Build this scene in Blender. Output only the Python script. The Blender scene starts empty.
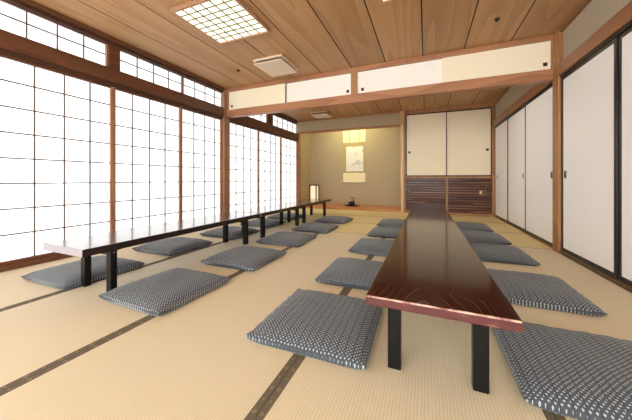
import bpy, bmesh, math, random
from mathutils import Vector, Matrix
random.seed(7)
scene = bpy.context.scene
COL = scene.collection

# ------------------------------------------------------------------ materials
class NT:
    """small node-graph helper"""
    def __init__(s, name):
        s.m = bpy.data.materials.new(name); s.m.use_nodes = True
        s.t = s.m.node_tree; s.t.nodes.clear()
        s.out = s.t.nodes.new('ShaderNodeOutputMaterial')
        s.b = s.t.nodes.new('ShaderNodeBsdfPrincipled')
        s.t.links.new(s.b.outputs[0], s.out.inputs[0])
    def n(s, typ, **kw):
        x = s.t.nodes.new(typ)
        for k, v in kw.items(): setattr(x, k, v)
        return x
    def l(s, a, b): s.t.links.new(a, b)
    def setin(s, sock, v):
        if hasattr(v, 'is_output'): s.l(v, sock)
        else: sock.default_value = v
    def math(s, op, a, b=None, c=None):
        x = s.n('ShaderNodeMath', operation=op)
        s.setin(x.inputs[0], a)
        if b is not None: s.setin(x.inputs[1], b)
        if c is not None: s.setin(x.inputs[2], c)
        return x.outputs[0]
    def coord(s, kind='Object'): return s.n('ShaderNodeTexCoord').outputs[kind]
    def mapping(s, vec, scale=(1, 1, 1), loc=(0, 0, 0)):
        x = s.n('ShaderNodeMapping'); s.l(vec, x.inputs[0])
        x.inputs['Scale'].default_value = scale
        s.setin(x.inputs['Location'], loc); return x.outputs[0]
    def noise(s, vec, scale=5, detail=3, rough=.5, dist=0):
        x = s.n('ShaderNodeTexNoise'); s.l(vec, x.inputs['Vector'])
        x.inputs['Scale'].default_value = scale; x.inputs['Detail'].default_value = detail
        x.inputs['Roughness'].default_value = rough; x.inputs['Distortion'].default_value = dist
        return x.outputs['Fac']
    def ramp(s, fac, stops):
        x = s.n('ShaderNodeValToRGB'); s.l(fac, x.inputs[0])
        e = x.color_ramp.elements
        while len(e) < len(stops): e.new(.5)
        for el, (p, c) in zip(e, stops):
            el.position = p; el.color = (*c, 1) if len(c) == 3 else c
        return x.outputs[0]
    def mix(s, fac, a, b, mode='MIX'):
        x = s.n('ShaderNodeMix', data_type='RGBA', blend_type=mode)
        s.setin(x.inputs[0], fac)
        for sk, v in ((x.inputs[6], a), (x.inputs[7], b)):
            if hasattr(v, 'is_output'): s.l(v, sk)
            else: sk.default_value = (*v, 1)
        return x.outputs[2]
    def bump(s, h, strength=.3, dist=.01):
        x = s.n('ShaderNodeBump'); s.l(h, x.inputs['Height'])
        x.inputs['Strength'].default_value = strength; x.inputs['Distance'].default_value = dist
        s.l(x.outputs[0], s.b.inputs['Normal'])
    def done(s, col=None, rough=.5, spec=.5, **kw):
        if col is not None:
            if hasattr(col, 'is_output'): s.l(col, s.b.inputs['Base Color'])
            else: s.b.inputs['Base Color'].default_value = (*col, 1)
        s.setin(s.b.inputs['Roughness'], rough)
        s.b.inputs['Specular IOR Level'].default_value = spec
        for k, v in kw.items(): s.setin(s.b.inputs[k], v)
        return s.m

def srgb(r, g, b):
    f = lambda c: c / 12.92 if c <= .04045 else ((c + .055) / 1.055) ** 2.4
    return tuple(f(x / 255) for x in (r, g, b))

def wood(name, dark, light, axis=1, rings=9, rough=.45, across=3.0, along=.35, fine=.25, island=True, spec=.4, coat=0., line=None, linew=.12):
    """long-grained wood: growth rings are contour lines of a stretched noise field"""
    k = NT(name)
    sc = [across] * 3; sc[axis] = along
    v = k.coord('Object')
    if island:
        r = k.n('ShaderNodeNewGeometry').outputs['Random Per Island']
        cx = k.n('ShaderNodeCombineXYZ')
        for i in range(3): k.l(k.math('MULTIPLY', r, 37. + 11 * i), cx.inputs[i])
        off = cx.outputs[0]
    else: off = (0, 0, 0)
    big = k.noise(k.mapping(v, sc, off), 1., 2, .45)
    ring = k.math('FRACT', k.math('MULTIPLY', big, rings))
    sf = [90.] * 3; sf[axis] = 2.5
    fn = k.noise(k.mapping(v, sf, off), 1., 3, .6)
    f = k.math('ADD', k.math('MULTIPLY', ring, 1 - fine), k.math('MULTIPLY', fn, fine))
    c = k.ramp(f, [(0., light), (.55, tuple((a + b) / 2 for a, b in zip(dark, light))), (.92, dark), (1., tuple((a + b) / 2 for a, b in zip(dark, light)))])
    if line is not None:
        edge = k.math('LESS_THAN', ring, linew)
        c = k.mix(k.math('MULTIPLY', edge, .8), c, line)
    if island:
        hue = k.math('MULTIPLY_ADD', r, .22, .89)
        g = k.n('ShaderNodeCombineColor')
        for i in range(3): k.l(hue, g.inputs[i])
        c = k.mix(1., c, g.outputs[0], 'MULTIPLY')
    k.bump(fn, .08, .003)
    return k.done(c, rough, spec, **({'Coat Weight': coat, 'Coat Roughness': .08} if coat else {}))

M = {}
M['wood'] = wood('trim wood', srgb(120, 78, 48), srgb(150, 102, 66), 1, 7, .42)
M['wood_x'] = wood('trim wood lateral', srgb(148, 98, 66), srgb(174, 122, 86), 0, 7, .42)
M['wood_z'] = wood('trim wood upright', srgb(142, 98, 60), srgb(172, 126, 84), 2, 7, .42)
M['pale_post'] = wood('pale alcove post', srgb(196, 150, 104), srgb(222, 180, 132), 2, 5, .4)
M['window_wood'] = wood('window wood', srgb(84, 50, 32), srgb(104, 64, 42), 1, 5, .4)
M['window_wood_dark'] = wood('dark window wood', srgb(58, 34, 22), srgb(76, 46, 30), 1, 5, .45)
M['lamp_wood'] = wood('lamp frame wood', srgb(150, 112, 82), srgb(176, 138, 106), 0, 5, .4)
M['threshold'] = wood('threshold wood', srgb(92, 70, 46), srgb(112, 88, 60), 1, 5, .5)
M['window_wood_z'] = wood('window wood upright', srgb(132, 94, 68), srgb(160, 118, 88), 2, 7, .4)
M['ceiling'] = wood('ceiling boards', srgb(152, 110, 70), srgb(184, 143, 98), 1, 9, .5, across=2.4, along=.16, fine=.5)
M['gap'] = NT('dark gap').done(srgb(22, 13, 8), .9)
M['alcove_wood'] = wood('alcove board', srgb(170, 104, 56), srgb(204, 138, 84), 0, 8, .3)
M['lattice'] = NT('lattice strip').done(srgb(92, 76, 66), .6)
M['lamp_lattice'] = NT('lamp lattice strip').done(srgb(110, 104, 82), .7)
M['black'] = NT('black lacquer').done(srgb(12, 10, 10), .35, .25)
M['blackframe'] = NT('black door frame').done(srgb(22, 18, 18), .35, .5)
M['slat'] = wood('dark slats', srgb(84, 48, 36), srgb(150, 106, 84), 0, 4, .22)
M['slat_back'] = NT('dark slat backing').done(srgb(48, 24, 16), .6)
M['bronze'] = NT('dark bronze').done(srgb(46, 38, 32), .4, .5, Metallic=.6)
M['steel'] = NT('brushed pull metal').done(srgb(150, 146, 140), .35, .5, Metallic=.9)
M['plastic'] = NT('cream plastic').done(srgb(232, 222, 196), .45)
M['outlet'] = NT('beige outlet plastic').done(srgb(150, 112, 62), .4)
M['ventbeige'] = NT('beige vent plastic').done(srgb(220, 198, 172), .45)
M['ventdark'] = NT('vent slot').done(srgb(60, 48, 38), .8)

def plaster(name, c, bump=.15):
    k = NT(name); v = k.coord('Object')
    n1 = k.noise(v, 90, 4, .6); n2 = k.noise(v, 1.5, 2)
    cc = k.mix(k.math('MULTIPLY', n2, .25), c, tuple(x * .85 for x in c))
    k.bump(n1, bump, .003)
    return k.done(cc, .9, .2)
M['plaster'] = plaster('grey plaster', srgb(170, 156, 136))
M['toko_wall'] = plaster('olive sand plaster', srgb(176, 158, 128), .25)
M['white_wall'] = plaster('pale rear plaster', srgb(224, 216, 202))

def paperdoor(name, c):
    k = NT(name); v = k.coord('Object')
    n1 = k.noise(k.mapping(v, (60, 60, 60)), 1, 3, .6)
    cc = k.mix(k.math('MULTIPLY', n1, .35), c, tuple(x * .92 for x in c))
    k.bump(n1, .05, .002)
    return k.done(cc, .75, .25)
M['fusuma'] = paperdoor('white door paper', srgb(238, 234, 229))
M['cream'] = paperdoor('cream door paper', srgb(240, 226, 196))
M['cream2'] = paperdoor('white panel paper', srgb(243, 236, 224))

def emit(name, c, s, rough=.8):
    k = NT(name)
    return k.done(c, rough, .1, **{'Emission Color': (*c, 1), 'Emission Strength': s})
SHOJI = .78
M['shoji'] = emit('lit window paper', (.93, .97, 1.0), SHOJI)
M['lamp'] = emit('lit lamp paper', (1.0, .98, .76), .70)
M['lantern'] = emit('lit lantern paper', (.62, .46, .30), .95)
M['far_fill'] = emit('added far bay fill paper', (1.0, .96, .87), 10.0)  # extra-bright glow for the two added lights that lift the far bay

def tatami(name, axis, c1, c2):
    k = NT(name); v = k.coord('Object')
    s = k.n('ShaderNodeSeparateXYZ'); k.l(v, s.inputs[0])
    q = s.outputs[1 - axis]                       # ribs run along `axis`
    w = k.math('SINE', k.math('MULTIPLY', q, 2 * math.pi / .0115))
    sc = [420.] * 3; sc[axis] = 26.
    fn = k.noise(k.mapping(v, sc), 1., 2, .6)
    bg = k.noise(v, 1.6, 3)
    h = k.math('MULTIPLY_ADD', w, .42, .5)
    f = k.math('ADD', k.math('MULTIPLY', h, .65), k.math('MULTIPLY', fn, .35))
    c = k.mix(f, c1, c2)
    c = k.mix(k.math('MULTIPLY', bg, .25), c, tuple(x * .82 for x in c1))
    k.bump(h, .35, .0025)
    return k.done(c, .55, .35)
M['tatami_y'] = tatami('rush mat lengthwise', 1, srgb(196, 179, 145), srgb(224, 208, 177))
M['tatami_x'] = tatami('rush mat crosswise', 0, srgb(200, 178, 120), srgb(224, 202, 146))

def heri():
    k = NT('brown mat border'); uv = k.coord('UV')
    s = k.n('ShaderNodeSeparateXYZ'); k.l(uv, s.inputs[0])
    u, v = s.outputs[0], s.outputs[1]             # u across in metres from the middle, v along in metres
    def ring(period, off, r0, r1):
        d = k.math('SUBTRACT', k.math('MODULO', k.math('ADD', v, off), period), period / 2)
        rr = k.math('SQRT', k.math('ADD', k.math('MULTIPLY', d, d), k.math('MULTIPLY', u, u)))
        return k.math('MULTIPLY', k.math('LESS_THAN', rr, r1), k.math('GREATER_THAN', rr, r0))
    p = k.math('MAXIMUM', ring(.11, 20, .0032, .0075), ring(.11, 20.055, 0, .0042))
    weave = k.noise(k.mapping(uv, (500, 500, 1)), 1, 1)
    c = k.mix(weave, srgb(84, 74, 58), srgb(112, 100, 80))
    c = k.mix(k.math('MULTIPLY', p, .5), c, srgb(160, 146, 118))
    return k.done(c, .75, .25)
M['heri'] = heri()

def zabuton():
    k = NT('kasuri cushion cotton'); uv = k.coord('UV')
    s = k.n('ShaderNodeSeparateXYZ'); k.l(uv, s.inputs[0])
    u, v = s.outputs[0], s.outputs[1]
    P = .0175
    def frac(x): return k.math('SUBTRACT', k.math('FRACT', x), .5)
    row = k.math('FLOOR', k.math('DIVIDE', v, P * .5))
    sh = k.math('MULTIPLY', k.math('MODULO', row, 2.), .5)
    a = k.math('ABSOLUTE', frac(k.math('ADD', k.math('DIVIDE', u, P), sh)))
    b = k.math('ABSOLUTE', k.math('MULTIPLY', frac(k.math('DIVIDE', v, P * .5)), .5))
    plus = k.math('LESS_THAN', k.math('ADD', a, k.math('MULTIPLY', b, 1.25)), .235)
    seam = k.math('GREATER_THAN', k.math('FRACT', k.math('DIVIDE', u, P * 2)), .13)
    hole = k.math('GREATER_THAN', k.math('ADD', a, b), .045)
    dot = k.math('MULTIPLY', k.math('MULTIPLY', plus, hole), seam)
    w = k.noise(k.mapping(uv, (160, 900, 1)), 1, 2)
    base = k.mix(w, srgb(50, 53, 58), srgb(80, 84, 88))
    base = k.mix(k.math('MULTIPLY_ADD', seam, -.3, .3), base, srgb(30, 32, 36))
    c = k.mix(k.math('MULTIPLY', dot, .8), base, srgb(182, 186, 186))
    k.bump(w, .12, .002)
    return k.done(c, .8, .2, **{'Sheen Weight': .15})
M['zabuton'] = zabuton()

def lacquer_red():
    """dark red lacquer over cathedral-grained wood: nested pointed growth rings along the board"""
    k = NT('red lacquered table wood'); v = k.coord('Object')
    q = k.n('ShaderNodeSeparateXYZ'); k.l(v, q.inputs[0])
    n1 = k.noise(k.mapping(v, (5, 1.6, 1)), 1, 3, .55)
    x = k.math('ADD', q.outputs[0], k.math('MULTIPLY_ADD', n1, .12, -.04))
    g = k.math('ADD', k.math('MULTIPLY_ADD', k.math('MULTIPLY', x, x), 15., k.math('MULTIPLY', q.outputs[1], .8)), k.math('MULTIPLY', n1, .30))
    ring = k.math('FRACT', k.math('MULTIPLY', g, 9.))
    fn = k.noise(k.mapping(v, (110, 4, 60)), 1, 3, .6)
    c = k.mix(k.math('MULTIPLY_ADD', ring, .5, k.math('MULTIPLY', fn, .5)), srgb(30, 6, 8), srgb(56, 14, 15))
    ln = k.math('LESS_THAN', ring, .075)
    c = k.mix(k.math('MULTIPLY', ln, .5), c, srgb(124, 84, 68))
    k.bump(fn, .04, .002)
    return k.done(c, .11, .5)
M['top_red'] = lacquer_red()
M['top_dark'] = wood('dark lacquered table wood', srgb(26, 14, 14), srgb(44, 24, 22), 1, 11, .2, across=3.0, along=.5, fine=.2, island=False, spec=.55, coat=.8)
def worn():
    k = NT('worn table edge'); v = k.coord('Object')
    n = k.noise(k.mapping(v, (14, 30, 60)), 1, 4, .65)
    c = k.ramp(n, [(.3, srgb(64, 24, 24)), (.6, srgb(88, 38, 36)), (.74, srgb(140, 98, 84))])
    return k.done(c, .35, .5)
def worn_rim():
    k = NT('worn pale table rim'); n = k.noise(k.mapping(k.coord('Object'), (22, 8, 8)), 1, 3, .6)
    return k.done(k.ramp(n, [(.35, srgb(110, 54, 46)), (.6, srgb(196, 158, 134))]), .4, .4)
M['rim'] = worn_rim()
M['edge'] = worn()
M['pale_edge'] = NT('pale front table end').done(srgb(150, 140, 144), .4, .4)  # even pale tone on the front end faces of the dark tables
M['dark_edge'] = NT('dark table edge').done(srgb(30, 16, 16), .22, .6)

# ------------------------------------------------------------------ mesh helpers
def box(bm, x0, x1, y0, y1, z0, z1, bev=0., mat=0):
    r = bmesh.ops.create_cube(bm, size=1.)
    vs = r['verts']
    bmesh.ops.scale(bm, vec=(abs(x1 - x0), abs(y1 - y0), abs(z1 - z0)), verts=vs)
    bmesh.ops.translate(bm, vec=((x0 + x1) / 2, (y0 + y1) / 2, (z0 + z1) / 2), verts=vs)
    fs = set(f for v in vs for f in v.link_faces)
    for f in fs: f.material_index = mat
    if bev:
        es = list(set(e for v in vs for e in v.link_edges))
        bmesh.ops.bevel(bm, geom=es, offset=bev, segments=2, affect='EDGES', profile=.6)
    return fs

def tube(bm, pts, rad, seg=10, cap=True):
    rings = []
    n = len(pts)
    for i, p in enumerate(pts):
        p = Vector(p)
        d = (Vector(pts[min(i + 1, n - 1)]) - Vector(pts[max(i - 1, 0)])).normalized()
        q = d.to_track_quat('Z', 'Y')
        r = rad[i] if isinstance(rad, (list, tuple)) else rad
        rings.append([bm.verts.new(p + q @ Vector((r * math.cos(2 * math.pi * j / seg), r * math.sin(2 * math.pi * j / seg), 0))) for j in range(seg)])
    for a, b in zip(rings, rings[1:]):
        for j in range(seg):
            bm.faces.new((a[j], a[(j + 1) % seg], b[(j + 1) % seg], b[j])).smooth = True
    if cap:
        bm.faces.new(rings[0][::-1]); bm.faces.new(rings[-1])

def lathe(bm, prof, cx=0, cy=0, seg=24):
    rings = []
    for r, z in prof:
        rings.append([bm.verts.new((cx + r * math.cos(2 * math.pi * j / seg), cy + r * math.sin(2 * math.pi * j / seg), z)) for j in range(seg)])
    for a, b in zip(rings, rings[1:]):
        for j in range(seg):
            bm.faces.new((a[j], a[(j + 1) % seg], b[(j + 1) % seg], b[j])).smooth = True
    bm.faces.new(rings[0][::-1]); bm.faces.new(rings[-1])

def obj(name, bm, mats, parent=None, loc=None):
    bmesh.ops.recalc_face_normals(bm, faces=bm.faces)
    me = bpy.data.meshes.new(name); bm.to_mesh(me); bm.free()
    for m in (mats if isinstance(mats, (list, tuple)) else [mats]): me.materials.append(m)
    o = bpy.data.objects.new(name, me); COL.objects.link(o)
    if loc: o.location = loc
    if parent: o.parent = parent
    return o

def struct(name, bm, mats, label=None, cat=None):
    o = obj(name, bm, mats); o['kind'] = 'structure'
    if label: o['label'] = label
    if cat: o['category'] = cat
    return o

def bxs(*bb, bev=0.):
    bm = bmesh.new()
    for b in bb: box(bm, *b, bev=bev)
    return bm

def tag(o, label, cat, group=None):
    o['label'] = label; o['category'] = cat
    if group: o['group'] = group
    return o

def thing(name, label, cat, loc=(0, 0, 0), group=None):
    o = bpy.data.objects.new(name, None); o.empty_display_size = .1
    COL.objects.link(o); o.location = loc
    return tag(o, label, cat, group)

def copy_tree(o, parent=None):
    c = o.copy(); COL.objects.link(c)
    if parent: c.parent = parent
    for ch in list(o.children): copy_tree(ch, c)
    return c

# ------------------------------------------------------------------ room dimensions
XL, XR = -3.30, 1.335           # faces of window wall and sliding-door wall
Y0, YB, YT, YA = -1.9, 3.70, 6.50, 7.48   # rear wall, dividing beam, alcove front, alcove back
ZC = 2.39                       # ceiling
T = .12

# floor: a base slab with separate mats, each with its two cloth borders
floor = struct('floor', bxs((XL - .2, XR + .2, Y0 - .1, YT + .3, -.14, -.055)), M['gap'],
               'straw mat floor with brown cloth borders', 'floor')
def mat_mesh(x0, x1, y0, y1, axis):
    g = .0012; hw = .029 if axis == 1 else .009
    m = obj('tatami_mat', bxs((x0 + g, x1 - g, y0 + .0004, y1 - .0004, -.055, 0)), M['tatami_y'] if axis == 1 else M['tatami_x'], floor)
    bm = bmesh.new(); uvl = bm.loops.layers.uv.new('UVMap')
    for s in (0, 1):
        if axis == 1:
            a = (x0 + g, x0 + hw) if s == 0 else (x1 - hw, x1 - g)
            box(bm, a[0], a[1], y0 + g, y1 - g, -.05, .0012); mid = sum(a) / 2
        else:
            a = (y0 + g, y0 + hw) if s == 0 else (y1 - hw, y1 - g)
            box(bm, x0 + g, x1 - g, a[0], a[1], -.05, .0012); mid = sum(a) / 2
        for f in bm.faces:
            c = f.calc_center_median()
            if abs((c.x if axis == 1 else c.y) - mid) > hw: continue
            for lp in f.loops:
                p = lp.vert.co
                lp[uvl].uv = (p.x - mid, p.y) if axis == 1 else (p.y - mid, p.x)
    b = obj('cloth_border', bm, M['heri'], m); b['label'] = 'dark brown cloth border'
cols = [-3.312, -2.338, -1.441, -.517, .39, 1.325]
for x0, x1 in zip(cols, cols[1:]):
    for y0, y1 in ((Y0, .04), (.04, 1.87), (1.87, YB)):
        mat_mesh(x0, x1, y0, y1, 1)
for i, (y0, y1) in enumerate(((YB, 4.64), (4.64, 5.57), (5.57, YT))):
    xs = [[-3.312, -1.441, .39, 1.325], [-3.312, -2.338, -.517, 1.325], [-3.312, -1.441, .39, 1.325]][i]
    for x0, x1 in zip(xs, xs[1:]): mat_mesh(x0, x1, y0, y1, 0)

# ceilings: boards with narrow dark grooves
def ceiling(y0, y1):
    bm = bmesh.new()
    edges = [-3.40] + [-2.888 + .4747 * i for i in range(9)] + [1.40]
    for a, b in zip(edges, edges[1:]):
        box(bm, a + .0065, b - .0065, y0, y1, ZC, ZC + .02)
    r = box(bm, -3.4, 1.4, y0, y1, ZC + .004, ZC + .03, mat=1)
    return struct('ceiling', bm, [M['ceiling'], M['gap']], 'wooden board ceiling with dark joints', 'ceiling')
ceiling(Y0, YB + .05)
ceiling(YB + .06, YT + .06)

# ------------------------------------------------------------------ window wall
def S(Y, X): return Y * X / -3.282         # photo-measured Y on plane X=-3.282 moved along the sight line to plane X
def SZ(z, X): return .78 + (z - .78) * X / -3.282
XP = -3.335                                # lattice plane
zk = 1.842                                 # underside of kamoi
zb = .087
wn = 0
trim_n = 0
def trim(bm, m):
    global trim_n; trim_n += 1
    return struct('trim_%d' % trim_n, bm, m)
post_y = (S(3.655, -3.27), S(3.80, -3.27))
def window(y0, y1, z0, z1, ys, zs, sw, xface, rail):
    """ys, zs: positions of the upright and level lattice bars"""
    global wn; wn += 1
    w = struct('window_%d' % wn, bxs((xface - .034, xface - .030, y0 + sw * .5, y1 - sw * .5, z0 + rail * .5, z1 - rail * .5)), M['shoji'])
    for a, b in ((y0, y0 + sw), (y1 - sw, y1)):
        obj('window_stile', bxs((xface - .036, xface, a, b, z0, z1), bev=.002), M['window_wood_z'], w)
    for a, b in ((z0, z0 + rail), (z1 - rail, z1)):
        obj('window_rail', bxs((xface - .035, xface - .002, y0 + sw, y1 - sw, a, b)), M['window_wood'], w)
    bm = bmesh.new()
    ya, yb, za, zb_ = y0 + sw, y1 - sw, z0 + rail, z1 - rail
    for y in ys: box(bm, xface - .0305, xface - .017, y - .0042, y + .0042, za, zb_)
    for z in zs: box(bm, xface - .0305, xface - .018, ya, yb, z - .005, z + .005)
    obj('window_lattice', bm, M['lattice'], w)
    return w
ZROWS = [SZ(.088 + .2186 * i, XP) for i in range(1, 8)]
def bars(a, b, n): return [S(a + (b - a) * i / n, XP) for i in range(1, n)]
# tall panels (front run), then the run past the dividing post
fy = [-1.86, -.93, 0.03, .985, S(1.868, -3.32), S(2.765, -3.32), post_y[0] + .005]
fb = [(-1.80, -.90), (-.86, .04), (.10, .96), (1.004, 1.862), (1.862, 2.731), (2.784, 3.646)]
for i, (a, b) in enumerate(zip(fy, fy[1:])):
    window(a - .010 * (i > 0), b + .010 * (i < 5), .045, zk + .01, bars(*fb[i], 4), ZROWS, .034, -3.312 - .004 * (i % 2), .030)
by = [post_y[1] - .005, S(4.69, -3.32), S(5.625, -3.32), S(6.55, -3.30)]
bb = [(3.74, 4.64), (4.71, 5.59), (5.655, 6.535)]
for i, (a, b) in enumerate(zip(by, by[1:])):
    window(a - .016 * (i > 0), b + .016 * (i < 2), .045, zk + .01, bars(*bb[i], 4), ZROWS, .04, -3.312 - .004 * (i % 2), .030)
# transoms
zt0, zt1 = 2.035, 2.312
for a, b, la, lb, n in ((-1.8, -.1, -1.8, -.1, 8), (.0, 1.836, .107, 1.807, 8), (1.956, 2.832, 1.931, 2.784, 4), (2.838, 3.690, 2.818, 3.634, 4),
                        (3.835, 5.085, 3.80, 5.03, 5), (5.29, 6.58, 5.20, 6.49, 5)):
    window(a, b, zt0, zt1, bars(la, lb, n), [SZ(2.170, XP)], .012, -3.322, .010)
# wood of the window wall
trim(bxs((-3.40, -3.300, Y0, post_y[0], 0, .045, ), (-3.40, -3.300, post_y[1], 6.58, 0, .045)), M['window_wood'])      # sill track
trim(bxs((-3.40, -3.296, Y0, post_y[0], zk, 1.885), (-3.40, -3.296, post_y[1], 6.60, zk, 1.885)), M['window_wood_dark'])    # head track
trim(bxs((-3.40, -3.272, Y0, post_y[0], 1.885, 2.036), (-3.40, -3.272, post_y[1], 6.60, 1.885, 2.036), bev=.006), M['window_wood'])   # head rail
trim(bxs((-3.40, -3.296, Y0, post_y[0], zt1, 2.345), (-3.40, -3.296, post_y[1], 6.60, zt1, 2.345)), M['window_wood_dark'])  # transom head
trim(bxs((-3.40, -3.262, Y0, post_y[0], 2.345, ZC), (-3.40, -3.262, post_y[1], 6.60, 2.345, ZC), bev=.004), M['window_wood'])  # ceiling moulding
for a, b in ((-.1, .0), (1.838, 1.954), (5.09, 5.286)):
    trim(bxs((-3.40, -3.300, a, b, 2.03, zt1 + .01), bev=.003), M['window_wood'])
struct('wall_left', bxs((-3.50, -3.402, Y0, 6.58, -.05, 2.6)), M['plaster'])
trim(bxs((-3.40, -3.27, post_y[0], post_y[1], 0, ZC), bev=.004), M['window_wood_z'])            # post under the beam
trim(bxs((-3.40, -3.275, 6.58, 6.70, 0, ZC), bev=.004), M['window_wood_z'])                     # post at the alcove

# ------------------------------------------------------------------ sliding-door wall
dn = 0
def door(x, y0, y1, z0, z1, pull_y, pull_z, fr=.02, framemat='blackframe', face='fusuma', pull='rect', dy=0):
    """sliding paper door facing -X"""
    global dn; dn += 1
    d = struct('door_%d' % dn, bxs((x, x + .024, y0 + fr * .6, y1 - fr * .6, z0 + fr * .6, z1 - fr * .6)), M[face])
    bm = bxs((x - .006, x + .028, y0, y0 + fr, z0, z1), (x - .006, x + .028, y1 - fr, y1, z0, z1),
             (x - .005, x + .027, y0 + fr, y1 - fr, z0, z0 + fr), (x - .005, x + .027, y0 + fr, y1 - fr, z1 - fr, z1), bev=.002)
    obj('door_frame', bm, M[framemat], d)
    if pull_y is not None:
        bm = bxs((x - .004, x + .004, pull_y - .024, pull_y + .024, pull_z - .040, pull_z + .040), bev=.0015)
        p = obj('door_pull', bm, M['steel'], d)
        obj('pull_recess', bxs((x - .0055, x - .003, pull_y - .013, pull_y + .013, pull_z - .028, pull_z + .028)), M['bronze'], p)
    return d
ZD0, ZD1 = .026, 1.862
post_r = (3.60, 3.74)
q = 1.335 / 1.295
door(1.335, 5.60, 6.53, ZD0, ZD1, 6.34, .83)
door(1.340, 4.70, 5.62, ZD0, ZD1, 4.82, .83)
door(1.335, 3.74, 4.72, ZD0, ZD1, 3.84, .83)
door(1.335, 2.712, 3.60, ZD0, ZD1, 3.52, .83, fr=.034)
door(1.342, 1.78, 2.715, ZD0, ZD1, None, 0, fr=.034)
door(1.335, .88, 1.80, ZD0, ZD1, 1.68, .83)
door(1.342, -.02, .90, ZD0, ZD1, .10, .83)
door(1.335, -.92, .0, ZD0, ZD1, -.1, .83)
trim(bxs((1.322, 1.42, Y0, post_r[0], -.03, .024), (1.322, 1.42, post_r[1], YT, -.03, .024)), M['threshold'])       # threshold
trim(bxs((1.322, 1.42, Y0, post_r[0], ZD1, 1.885), (1.322, 1.42, post_r[1], YT, ZD1, 1.885)), M['blackframe'])   # head track
trim(bxs((1.302, 1.42, Y0, post_r[0], 1.885, 2.012), (1.302, 1.42, post_r[1], YT, 1.885, 2.012), bev=.006), M['wood'])
trim(bxs((1.312, 1.42, Y0, post_r[0], 2.352, ZC), (1.312, 1.42, post_r[1], YT, 2.352, ZC), bev=.003), M['wood'])
struct('wall_right', bxs((1.345, 1.46, Y0, YT + .2, 1.99, 2.6), (1.385, 1.46, Y0, YT + .7, -.05, 2.0)), M['plaster'])
trim(bxs((1.305, 1.42, post_r[0], post_r[1], 0, ZC), bev=.004), M['wood_z'])
struct('wall_rear', bxs((-3.5, 1.46, Y0 - .12, Y0, 2.2, 2.6), (-3.5, -3.2, Y0 - .12, Y0, -.05, 2.2), (1.2, 1.46, Y0 - .12, Y0, -.05, 2.2)), M['white_wall'])   # wide opening added behind the camera, unseen, to let sky light fill the room

# ------------------------------------------------------------------ dividing beam with four little sliding panels
trim(bxs((-3.268, 1.303, YB, YB + .11, 1.888, 2.008), bev=.005), M['wood_x'])
trim(bxs((-3.268, 1.303, YB, YB + .11, 2.330, ZC), bev=.003), M['wood_x'])
trim(bxs((-1.005, -.918, YB + .005, YB + .09, 2.008, 2.331), bev=.003), M['wood_z'])
trim(bxs((1.286, 1.306, YB + .002, YB + .09, 2.008, 2.331)), M['wood_z'])
trim(bxs((-3.272, -3.240, YB + .002, YB + .09, 2.008, 2.331)), M['window_wood_z'])
def panel(x0, x1, y, px, mat, edge=None):
    global dn; dn += 1
    d = struct('door_%d' % dn, bxs((x0, x1, y, y + .018, 2.010, 2.329), bev=.001), M[mat])
    p = obj('door_pull', bxs((px - .020, px + .020, y - .003, y + .004, 2.052, 2.094), bev=.0012), M['blackframe'], d)
    if edge: obj('panel_edge', bxs((edge - .005, edge + .005, y - .002, y + .019, 2.010, 2.329)), M['bronze'], d)
    return d
panel(-3.239, -2.085, YB + .024, -3.172, 'cream', -2.089)
panel(-2.10, -1.006, YB + .046, -1.062, 'cream2')
panel(-.917, .215, YB + .046, -.842, 'cream2')
panel(.192, 1.285, YB + .024, 1.236, 'cream')
trim(bxs((-3.268, 1.303, YB + .07, YB + .09, 1.99, 2.35)), M['white_wall'])     # back boarding of the panels

# ------------------------------------------------------------------ alcove (tokonoma)
XA = -.555                                  # left face of pale alcove post
struct('floor_alcove', bxs((-3.30, XA + .03, YT, YA, -.05, .052), bev=.004), M['alcove_wood'], 'raised wooden alcove floor board', 'floor')
struct('wall_back', bxs((-3.42, .2, YA, YA + .1, -.05, 2.75)), M['toko_wall'])
struct('wall_alcove_left', bxs((-3.40, -3.30, 6.70, YA, -.05, 2.75)), M['toko_wall'])
struct('wall_alcove_right', bxs((XA + .06, XA + .10, YT + .07, YA, -.05, 2.75)), M['toko_wall'])
struct('ceiling_alcove', bxs((-3.42, .0, YT + .06, YA + .1, 2.70, 2.75)), M['ceiling'])
struct('wall_lintel', bxs((-3.30, XA + .02, YT + .01, YT + .07, 2.085, 2.70)), M['toko_wall'])
trim(bxs((-3.275, XA + .01, YT - .005, YT + .075, 2.035, 2.087), bev=.004), M['wood_x'])
trim(bxs((-3.275, XA, YT - .02, YT + .05, 2.352, ZC), (XA + .07, 1.312, YT + .03, YT + .12, 2.345, ZC + .02), (1.30, 1.42, YT + .05, YT + .12, 1.99, ZC + .03), bev=.003), M['wood_x'])
trim(bxs((XA, XA + .075, YT - .02, YT + .075, 0, ZC), bev=.012), M['pale_post'])

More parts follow.
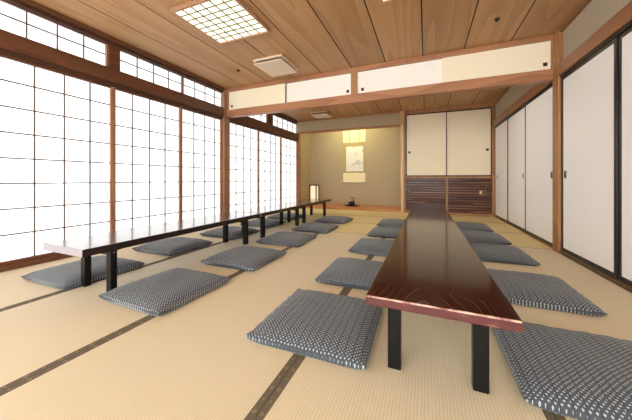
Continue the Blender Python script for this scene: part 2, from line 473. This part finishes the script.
# hanging scroll
def scroll():
    x0, x1 = -2.256, -1.596; y = YA - .012
    t = thing('hanging_scroll', 'tall hanging scroll with cream bands and a pale ink painting in the alcove', 'wall scroll', ((x0 + x1) / 2, y, .69))
    ox, oy, oz = t.location
    def pt(name, mat, *bb, bev=0.):
        o = obj(name, bxs(*[(a - ox, b - ox, c - oy, d - oy, e - oz, f - oz) for a, b, c, d, e, f in bb], bev=bev), mat, t); return o
    gold = NT('gold silk mount'); v = gold.coord('Object')
    n = gold.noise(v, 60, 3)
    gold = gold.done(gold.mix(n, srgb(150, 134, 84), srgb(186, 168, 112)), .7)
    creamk = NT('cream silk'); n = creamk.noise(creamk.mapping(creamk.coord('Object'), (40, 1, 3)), 1, 3)
    creamk = creamk.done(creamk.mix(n, srgb(226, 208, 160), srgb(240, 226, 184)), .7)
    paint = NT('ink painting paper'); v = paint.coord('Object')
    n1 = paint.noise(paint.mapping(v, (9, 1, 7), (3.1, 0, 1.7)), 1, 6, .7, 1.2)
    n2 = paint.noise(paint.mapping(v, (2.4, 1, 2.0), (.4, 0, .2)), 1, 1)
    f = paint.math('MULTIPLY', paint.math('GREATER_THAN', n1, .53), paint.math('GREATER_THAN', n2, .47))
    paint = paint.done(paint.mix(paint.math('MULTIPLY', f, .45), srgb(228, 222, 208), srgb(140, 146, 170)), .8)
    pt('mount', gold, (x0, x1, y, y + .004, .70, 2.46))
    pt('upper_band', creamk, (x0, x1, y - .003, y + .001, 1.85, 2.46))
    pt('lower_band', creamk, (x0, x1, y - .003, y + .001, .70, .965))
    pt('painting', paint, (-2.168, -1.655, y - .004, y + .001, 1.012, 1.735))
    pt('hanging_strip', gold, (-2.085, -2.055, y - .006, y - .002, 1.86, 2.46))
    pt('hanging_strip', gold, (-1.795, -1.765, y - .006, y - .002, 1.86, 2.46))
    bm = bmesh.new(); tube(bm, [(x0 - .035 - ox, -.006, .008), (x1 + .035 - ox, -.006, .008)], .014, 12)
    r = obj('roller_rod', bm, M['plastic'], t)
    bm = bmesh.new(); tube(bm, [(x0 - ox, 0, 2.46 - oz), (x1 - ox, 0, 2.46 - oz)], .01, 10); obj('top_rod', bm, M['bronze'], t)
    bm = bmesh.new(); tube(bm, [(-.22, .004, 2.46 - oz), (0, .006, 2.60 - oz), (.22, .004, 2.46 - oz)], .003, 6); obj('hanging_cord', bm, M['bronze'], t)
scroll()

# paper lantern on the alcove board
def lantern():
    t = thing('paper_lantern', 'small lit paper floor lantern with dark wooden frame in the alcove corner', 'lantern', (-2.99, 7.02, .052))
    w, h = .094, .575
    for sx in (-1, 1):
        for sy in (-1, 1): obj('corner_post', bxs((sx * w - .014, sx * w + .014, sy * w - .014, sy * w + .014, 0, h), bev=.002), M['black'], t)
    obj('base_board', bxs((-w - .006, w + .006, -w - .006, w + .006, .06, .085), bev=.002), M['black'], t)
    obj('top_board', bxs((-w - .02, w + .02, -w - .02, w + .02, h - .03, h), bev=.003), M['black'], t)
    obj('paper_shade', bxs((-w + .004, w - .004, -w + .004, w - .004, .085, h - .03)), M['lantern'], t)
lantern()

# incense burner on a dark tray
def burner():
    tr = bmesh.new()
    lathe(tr, [(.10, 0), (.15, .004), (.205, .022), (.212, .030), (.20, .030), (.14, .014), (.10, .012)], seg=32)
    for v in tr.verts: v.co.y *= .62
    for sx in (-1, 1):
        tube(tr, [(sx * .20, -.03, .026), (sx * .226, -.02, .034), (sx * .232, 0, .036), (sx * .226, .02, .034), (sx * .20, .03, .026)], .006, 8)
    o = obj('tray', tr, M['black'], loc=(-1.87, 7.0, .052))
    tag(o, 'dark oval footed tray under the bronze burner on the alcove board', 'tray')
    t = thing('incense_burner', 'small bronze burner with tall curved bird-neck handle on dark tray', 'ornament', (-1.87, 7.0, .0665))
    bm = bmesh.new()
    lathe(bm, [(.045, .0), (.05, .012), (.085, .035), (.098, .062), (.088, .088), (.06, .1), (.062, .106), (.05, .112), (.02, .118)], seg=24)
    for v in bm.verts: v.co.y *= .8
    obj('bowl', bm, M['bronze'], t)
    bm = bmesh.new()
    tube(bm, [(.035, 0, .10), (.056, 0, .14), (.058, 0, .18), (.040, 0, .208), (.008, 0, .218), (-.022, 0, .210), (-.042, 0, .196)],
         [.018, .014, .012, .012, .014, .012, .004], 10)
    obj('curved_neck', bm, M['bronze'], t)
    bm = bmesh.new()
    tube(bm, [(-.085, 0, .07), (-.112, 0, .088), (-.128, 0, .082)], [.016, .01, .004], 8)
    obj('spout', bm, M['bronze'], t)
burner()

# wall outlet on alcove side wall
def outlet(name, label, loc, axis):
    t = thing(name, label, 'outlet', loc)
    if axis == 'x':      # faces +X
        obj('cover_plate', bxs((0, .007, -.036, .036, -.06, .06), bev=.002), M['outlet'], t)
        obj('socket', bxs((.0065, .0095, -.014, .014, -.028, .028), bev=.001), M['plastic'], t)
    else:                # faces -Y
        obj('cover_plate', bxs((-.062, .062, -.007, 0, -.05, .05), bev=.002), M['outlet'], t)
        obj('socket', bxs((-.045, -.02, -.0095, -.0065, -.022, .022), bev=.001), M['plastic'], t)
        obj('switch', bxs((.012, .045, -.0095, -.0065, -.032, .032), bev=.001), M['bronze'], t)
outlet('wall_outlet', 'small beige outlet low on alcove side wall beside lantern', (-3.30, 6.85, .27), 'x')

# ------------------------------------------------------------------ built-in cabinet right of the alcove
def cabinet():
    y = YT + .05
    x0, x1 = XA + .075, 1.335
    t = thing('built_in_cabinet', 'built-in wall cabinet with two cream sliding doors above dark slatted panels', 'cabinet', ((x0 + x1) / 2, y, 0))
    ox = (x0 + x1) / 2
    def B(*bb, bev=0.): return bxs(*[(a - ox, b - ox, c - y, d - y, e, f) for a, b, c, d, e, f in bb], bev=bev)
    obj('carcass', B((x0, x1, y + .06, y + .6, .0, 2.36)), M['slat_back'], t)
    obj('frame', B((x0, x0 + .042, y - .012, y + .07, 0, 2.352), (x1 - .05, x1, y - .02, y + .07, 0, 2.352),
                   (x0, x1, y - .008, y + .07, 2.312, 2.352), (x0, x1, y - .012, y + .07, .800, .846), (x0, x1, YT + .001, y + .07, -.02, .05),
                   (.405, .452, y - .008, y + .07, .05, .80), bev=.003), M['wood_z'], t)
    for a, b, px, dy in ((x0 + .043, .430, -.362, .0), (.412, x1 - .051, 1.205, .02)):
        d = obj('sliding_door', B((a + .014, b - .014, y + .010 + dy, y + .026 + dy, .870, 2.288)), M['cream'], t)
        f = obj('door_edge', B((a, a + .018, y + .005 + dy, y + .028 + dy, .848, 2.310), (b - .018, b, y + .005 + dy, y + .028 + dy, .848, 2.310),
                               (a + .018, b - .018, y + .006 + dy, y + .027 + dy, .848, .872), (a + .018, b - .018, y + .006 + dy, y + .027 + dy, 2.284, 2.310)), M['slat_back'], d)
        obj('door_pull', B((px - .026, px + .026, y + .006 + dy, y + .012 + dy, 1.388, 1.44), bev=.0015), M['blackframe'], d)
    for a, b in ((x0 + .043, .404), (.453, x1 - .051)):
        bm = bmesh.new(); n = 13
        for i in range(n):
            z = .056 + (.744 / n) * i
            box(bm, a - ox, b - ox, .010, .034, z + .008, z + .040, .006)
        obj('slat_panel', bm, M['slat'], t)
    return y
ycab = cabinet()
outlet('wall_switch', 'small brass-coloured plate with switch on the dark slatted panel', (1.11, ycab + .010, .499), 'y')
bm = bmesh.new(); tube(bm, [(0, 0, .075), (0, -.012, .075), (0, -.016, .06), (0, -.012, .0), (0, -.02, -.008), (0, -.026, .004)], .005, 8)
tag(obj('hook', bm, M['steel'], loc=(1.185, ycab + .012, .60)), 'small metal hook on dark slatted panel above the brass plate', 'hook')

# ------------------------------------------------------------------ ceiling fittings
def ceiling_light(x0, x1, y0, y1, label, paper='lamp'):
    z = ZC
    t = thing('ceiling_light', label, 'ceiling light', ((x0 + x1) / 2, (y0 + y1) / 2, z), 'square paper ceiling lights')
    hx, hy = (x1 - x0) / 2, (y1 - y0) / 2; fw = .022; zb = -.04
    obj('frame', bxs((-hx, hx, -hy, -hy + fw, zb, 0), (-hx, hx, hy - fw, hy, zb, 0), (-hx, -hx + fw, -hy + fw, hy - fw, zb, 0), (hx - fw, hx, -hy + fw, hy - fw, zb, 0), bev=.003), M['lamp_wood'], t)
    obj('paper_diffuser', bxs((-hx + fw * .5, hx - fw * .5, -hy + fw * .5, hy - fw * .5, zb + .014, zb + .018)), M[paper], t)
    bm = bmesh.new(); nx, ny = 6, 8
    for i in range(1, nx):
        x = -hx + fw + (2 * hx - 2 * fw) * i / nx; box(bm, x - .0028, x + .0028, -hy + fw, hy - fw, zb + .004, zb + .0145)
    for i in range(1, ny):
        y = -hy + fw + (2 * hy - 2 * fw) * i / ny; box(bm, -hx + fw, hx - fw, y - .0028, y + .0028, zb + .0045, zb + .0144)
    obj('lattice', bm, M['lamp_lattice'], t)
    return t
ceiling_light(-2.225, -1.53, 1.755, 2.405, 'square lit paper ceiling light with wooden lattice over the left table row')
ceiling_light(-.375, .315, 1.755, 2.405, 'square ceiling light over the right table, its frame corner cut by top edge')

ceiling_light(-2.215, -1.535, 4.25, 4.875, 'added square ceiling light of the far bay, unseen behind the left of the beam', 'far_fill')  # this pair is added to brighten the back, unseen from the camera
ceiling_light(-.375, .305, 4.25, 4.875, 'added square ceiling light of the far bay, unseen behind the right of the beam', 'far_fill')
def vent(x0, x1, y0, y1, label):
    t = thing('ceiling_vent', label, 'ceiling vent', ((x0 + x1) / 2, (y0 + y1) / 2, ZC), 'square ceiling vent covers')
    hx, hy = (x1 - x0) / 2, (y1 - y0) / 2
    obj('base', bxs((-hx, hx, -hy, hy, -.024, 0), bev=.004), M['ventbeige'], t)
    obj('throat', bxs((-hx + .03, hx - .03, -hy + .03, hy - .03, -.052, -.024)), M['ventdark'], t)
    obj('cover_panel', bxs((-hx + .006, hx - .006, -hy + .006, hy - .006, -.066, -.052), bev=.005), M['ventbeige'], t)
vent(-2.15, -1.71, 2.94, 3.42, 'square cream vent cover on ceiling in front of the beam')
vent(-2.56, -2.15, 5.78, 6.22, 'square cream vent cover on ceiling of the far bay near the alcove')
def chook(x, y, label):
    bm = bmesh.new()
    lathe(bm, [(.022, 0), (.022, -.005), (.012, -.009), (.007, -.012), (.007, -.018), (.014, -.021), (.012, -.025), (.003, -.026)], seg=16)
    for j in range(4):
        a = j * math.pi / 2 + .4
        tube(bm, [(.008 * math.cos(a), .008 * math.sin(a), -.008), (.03 * math.cos(a), .03 * math.sin(a), -.006)], .003, 6)
    tag(obj('ceiling_sprinkler', bm, M['bronze'], loc=(x, y, ZC)), label, 'sprinkler', 'small dark ceiling sprinklers')
chook(-2.555, 3.135, 'small dark ceiling sprinkler between the vent cover and window wall')
chook(.655, 3.135, 'small dark ceiling sprinkler near the right end of the beam')

# ------------------------------------------------------------------ low tables
ZTOP = .355
def low_table(name_label, x0, x1, y0, y1, legs_y, lx, red=True, group=None, leg=.052, ZT=ZTOP):
    cx, cy = (x0 + x1) / 2, (y0 + y1) / 2
    t = thing('low_table', name_label, 'low table', (cx, cy, 0), group)
    hx, hy = (x1 - x0) / 2, (y1 - y0) / 2
    bm = bmesh.new()
    th = .034 if red else .047
    box(bm, -hx, hx, -hy, hy, ZT - th, ZT, .005)
    for f in bm.faces:
        n = f.normal
        f.normal_update()
        if f.normal.z < .6: f.material_index = 1
        if f.normal.z < -.6: f.material_index = 2
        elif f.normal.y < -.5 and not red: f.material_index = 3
        if red and f.normal.y < -.25 and f.normal.z > .25: f.material_index = 3
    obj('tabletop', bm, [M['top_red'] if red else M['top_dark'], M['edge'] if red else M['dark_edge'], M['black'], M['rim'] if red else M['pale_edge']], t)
    for s, ly in ((1, legs_y[0]), (-1, legs_y[1])):
        for xx in lx:
            sg = 1 if xx == lx[0] else -1
            xa = xx - cx; ya = ly - cy
            b = obj('leg', bxs((min(xa, xa + sg * leg), max(xa, xa + sg * leg), min(ya, ya + s * leg * .8), max(ya, ya + s * leg * .8), 0, ZT - th + .001), bev=.003), M['black'], t)
            bm = bmesh.new(); bx = xa + sg * leg / 2
            tube(bm, [(xa - sg * .003, ya + s * .02, ZT - th - .03), (xa + sg * .004, ya + s * .02, ZT - th - .03)], .006, 10)
            obj('bolt', bm, M['steel'], b)
        # cross bar between the pair, and curved folding brace
        ya = ly - cy + s * leg * .4
        obj('crossbar', bxs((lx[0] - cx + leg, lx[1] - cx - leg, ya - .012, ya + .012, ZT - th - .05, ZT - th + .001), bev=.003), M['black'], t)
        for bx in (lx[0] - cx + leg + .02, lx[1] - cx - leg - .02):
            pts = []
            for i in range(7):
                u = i / 6
                pts.append((bx, ya + s * (.01 + .24 * u), ZT - th - .045 + .036 * (u ** .6)))
            bm = bmesh.new(); tube(bm, pts, .008, 6)
            obj('folding_brace', bm, M['black'], t)
    return t
gl, gr = 'long low tables along the windows', 'long low tables on the right'
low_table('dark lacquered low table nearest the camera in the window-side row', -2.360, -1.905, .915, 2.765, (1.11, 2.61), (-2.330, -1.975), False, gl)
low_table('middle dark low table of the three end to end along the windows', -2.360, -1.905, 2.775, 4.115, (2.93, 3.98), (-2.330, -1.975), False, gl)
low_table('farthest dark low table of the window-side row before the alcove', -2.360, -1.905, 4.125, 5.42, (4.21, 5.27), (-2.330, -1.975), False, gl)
low_table('long reddish-brown low table with worn front edge in right foreground', -.205, .269, .961, 3.02, (1.12, 2.84), (-.147, .212), True, gr)
low_table('reddish-brown low table behind the foreground one, in front of the slatted cabinet', -.205, .269, 3.04, 5.12, (3.2, 4.94), (-.147, .212), True, gr, ZT=.347)

# ------------------------------------------------------------------ floor cushions
def cushion_mesh(seed, w=.576, th=.062):
    rnd = random.Random(seed)
    N = 40; bm = bmesh.new(); uvl = bm.loops.layers.uv.new('UVMap')
    ph = [rnd.uniform(0, 6.28) for _ in range(6)]
    top, bot = {}, {}
    def prof(a): return max(0., 1 - abs(a) ** 4.) ** .52
    for i in range(N + 1):
        for j in range(N + 1):
            # denser rows near the rim
            u = math.sin((i / N * 2 - 1) * math.pi / 2); v = math.sin((j / N * 2 - 1) * math.pi / 2)
            pin = .014
            x = u * (w / 2) * (1 - pin * (1 - v * v)) ; y = v * (w / 2) * (1 - pin * (1 - u * u))
            p = prof(u) * prof(v)
            wob = 1 + .06 * math.sin(3.1 * u + ph[0]) * math.cos(2.7 * v + ph[1]) + .03 * math.sin(7 * u + ph[2] + 3 * v)
            rim = .020 + .008 * (abs(u) ** 6) * (abs(v) ** 6)
            wr = .0025 * math.sin(22 * u + ph[3]) * abs(v) ** 4 + .0025 * math.sin(22 * v + ph[4]) * abs(u) ** 4
            zt = rim + .003 + th * .85 * p * wob + wr * (1 if p > .02 else .3)
            zb = rim * (1 - min(1, p * 3.5))
            top[i, j] = bm.verts.new((x, y, zt))
            bot[i, j] = bm.verts.new((x * (1 - .004), y * (1 - .004), max(0.0005, zb * .8)))
    def face(vs):
        f = bm.faces.new(vs); f.smooth = True
        for lp in f.loops: lp[uvl].uv = (lp.vert.co.x + 1., lp.vert.co.y + 1.)
    for i in range(N):
        for j in range(N):
            face((top[i, j], top[i + 1, j], top[i + 1, j + 1], top[i, j + 1]))
            face((bot[i, j], bot[i, j + 1], bot[i + 1, j + 1], bot[i + 1, j]))
    for i in range(N):
        face((top[i, 0], bot[i, 0], bot[i + 1, 0], top[i + 1, 0])); face((top[i + 1, N], bot[i + 1, N], bot[i, N], top[i, N]))
        face((top[0, i + 1], bot[0, i + 1], bot[0, i], top[0, i])); face((top[N, i], bot[N, i], bot[N, i + 1], top[N, i + 1]))
    bmesh.ops.recalc_face_normals(bm, faces=bm.faces)
    me = bpy.data.meshes.new('floor_cushion'); bm.to_mesh(me); bm.free(); me.materials.append(M['zabuton'])
    return me
variants = [cushion_mesh(s) for s in (1, 2, 3, 4)]
ordn = ['nearest camera of five', 'second from camera', 'third, middle of its row', 'fourth from camera', 'farthest of five']
rows = {
 'A': ([(-2.61, 1.29), (-2.655, 2.15), (-2.58, 3.00), (-2.60, 3.87), (-2.62, 4.72)], 'between windows and left tables', 'cushions under the windows'),
 'C': ([(-1.655, 1.305), (-1.62, 2.105), (-1.625, 2.955), (-1.585, 3.79), (-1.585, 4.66)], 'on the aisle side of the left tables', 'cushions on the aisle side of the left tables'),
 'L': ([(-.515, 1.325), (-.49, 2.11), (-.475, 2.99), (-.46, 3.85), (-.47, 4.70)], 'on the left side of the right tables', 'cushions left of the right tables'),
 'R': ([(.60, 1.39), (.645, 2.265), (.645, 3.20), (.635, 4.00), (.625, 4.80)], 'between right tables and white doors', 'cushions by the white doors'),
}
rr = random.Random(11); first = None; k = 0
for key, (pts, where, grp) in rows.items():
    for i, (x, y) in enumerate(pts):
        if first is None:
            o = first = bpy.data.objects.new('floor_cushion', variants[0])
        else:
            o = first.copy(); o.data = variants[k % 4]
        COL.objects.link(o); k += 1
        o.location = (x, y, .0012)
        o.rotation_euler = (0, 0, math.radians(rr.choice((0, 180)) + rr.uniform(-1.5, 1.5)))
        lab = 'grey-blue cushion %s, %s' % (where, ordn[i])
        tag(o, lab, 'cushion', grp)

# ------------------------------------------------------------------ light
def area(name, loc, rot, size, energy, col, sy=None):
    l = bpy.data.lights.new(name, 'AREA'); l.energy = energy; l.color = col
    l.shape = 'RECTANGLE'; l.size = size; l.size_y = sy or size
    o = bpy.data.objects.new(name, l); COL.objects.link(o); o.location = loc; o.rotation_euler = rot
    return o
# tube lamp hidden behind the alcove lintel, washing the back wall
area('alcove_tube_lamp', (-1.95, YT + .28, 2.62), (math.radians(28), 0, 0), 1.0, 15, (1., .95, .55), .05)

w = bpy.data.worlds.new('World'); scene.world = w; w.use_nodes = True
w.node_tree.nodes['Background'].inputs[0].default_value = (.93, .97, 1.0, 1)
w.node_tree.nodes['Background'].inputs[1].default_value = 5.9

# ------------------------------------------------------------------ camera
cam = bpy.data.cameras.new('Camera'); co = bpy.data.objects.new('Camera', cam); COL.objects.link(co)
co.location = (0, 0, .78); co.rotation_euler = (math.pi / 2, 0, math.radians(22.706))
cam.sensor_fit = 'HORIZONTAL'; cam.sensor_width = 36; cam.lens = 263.09 / 632 * 36
cam.shift_y = -(210 - 179.33) / 632; cam.clip_start = .02
scene.camera = co
vs = scene.view_settings
vs.view_transform = 'Standard'; vs.look = 'None'; vs.exposure = .50; vs.gamma = 1; vs.use_curve_mapping = False
scene.cycles.max_bounces = 10; scene.cycles.diffuse_bounces = 6; scene.cycles.use_denoising = True
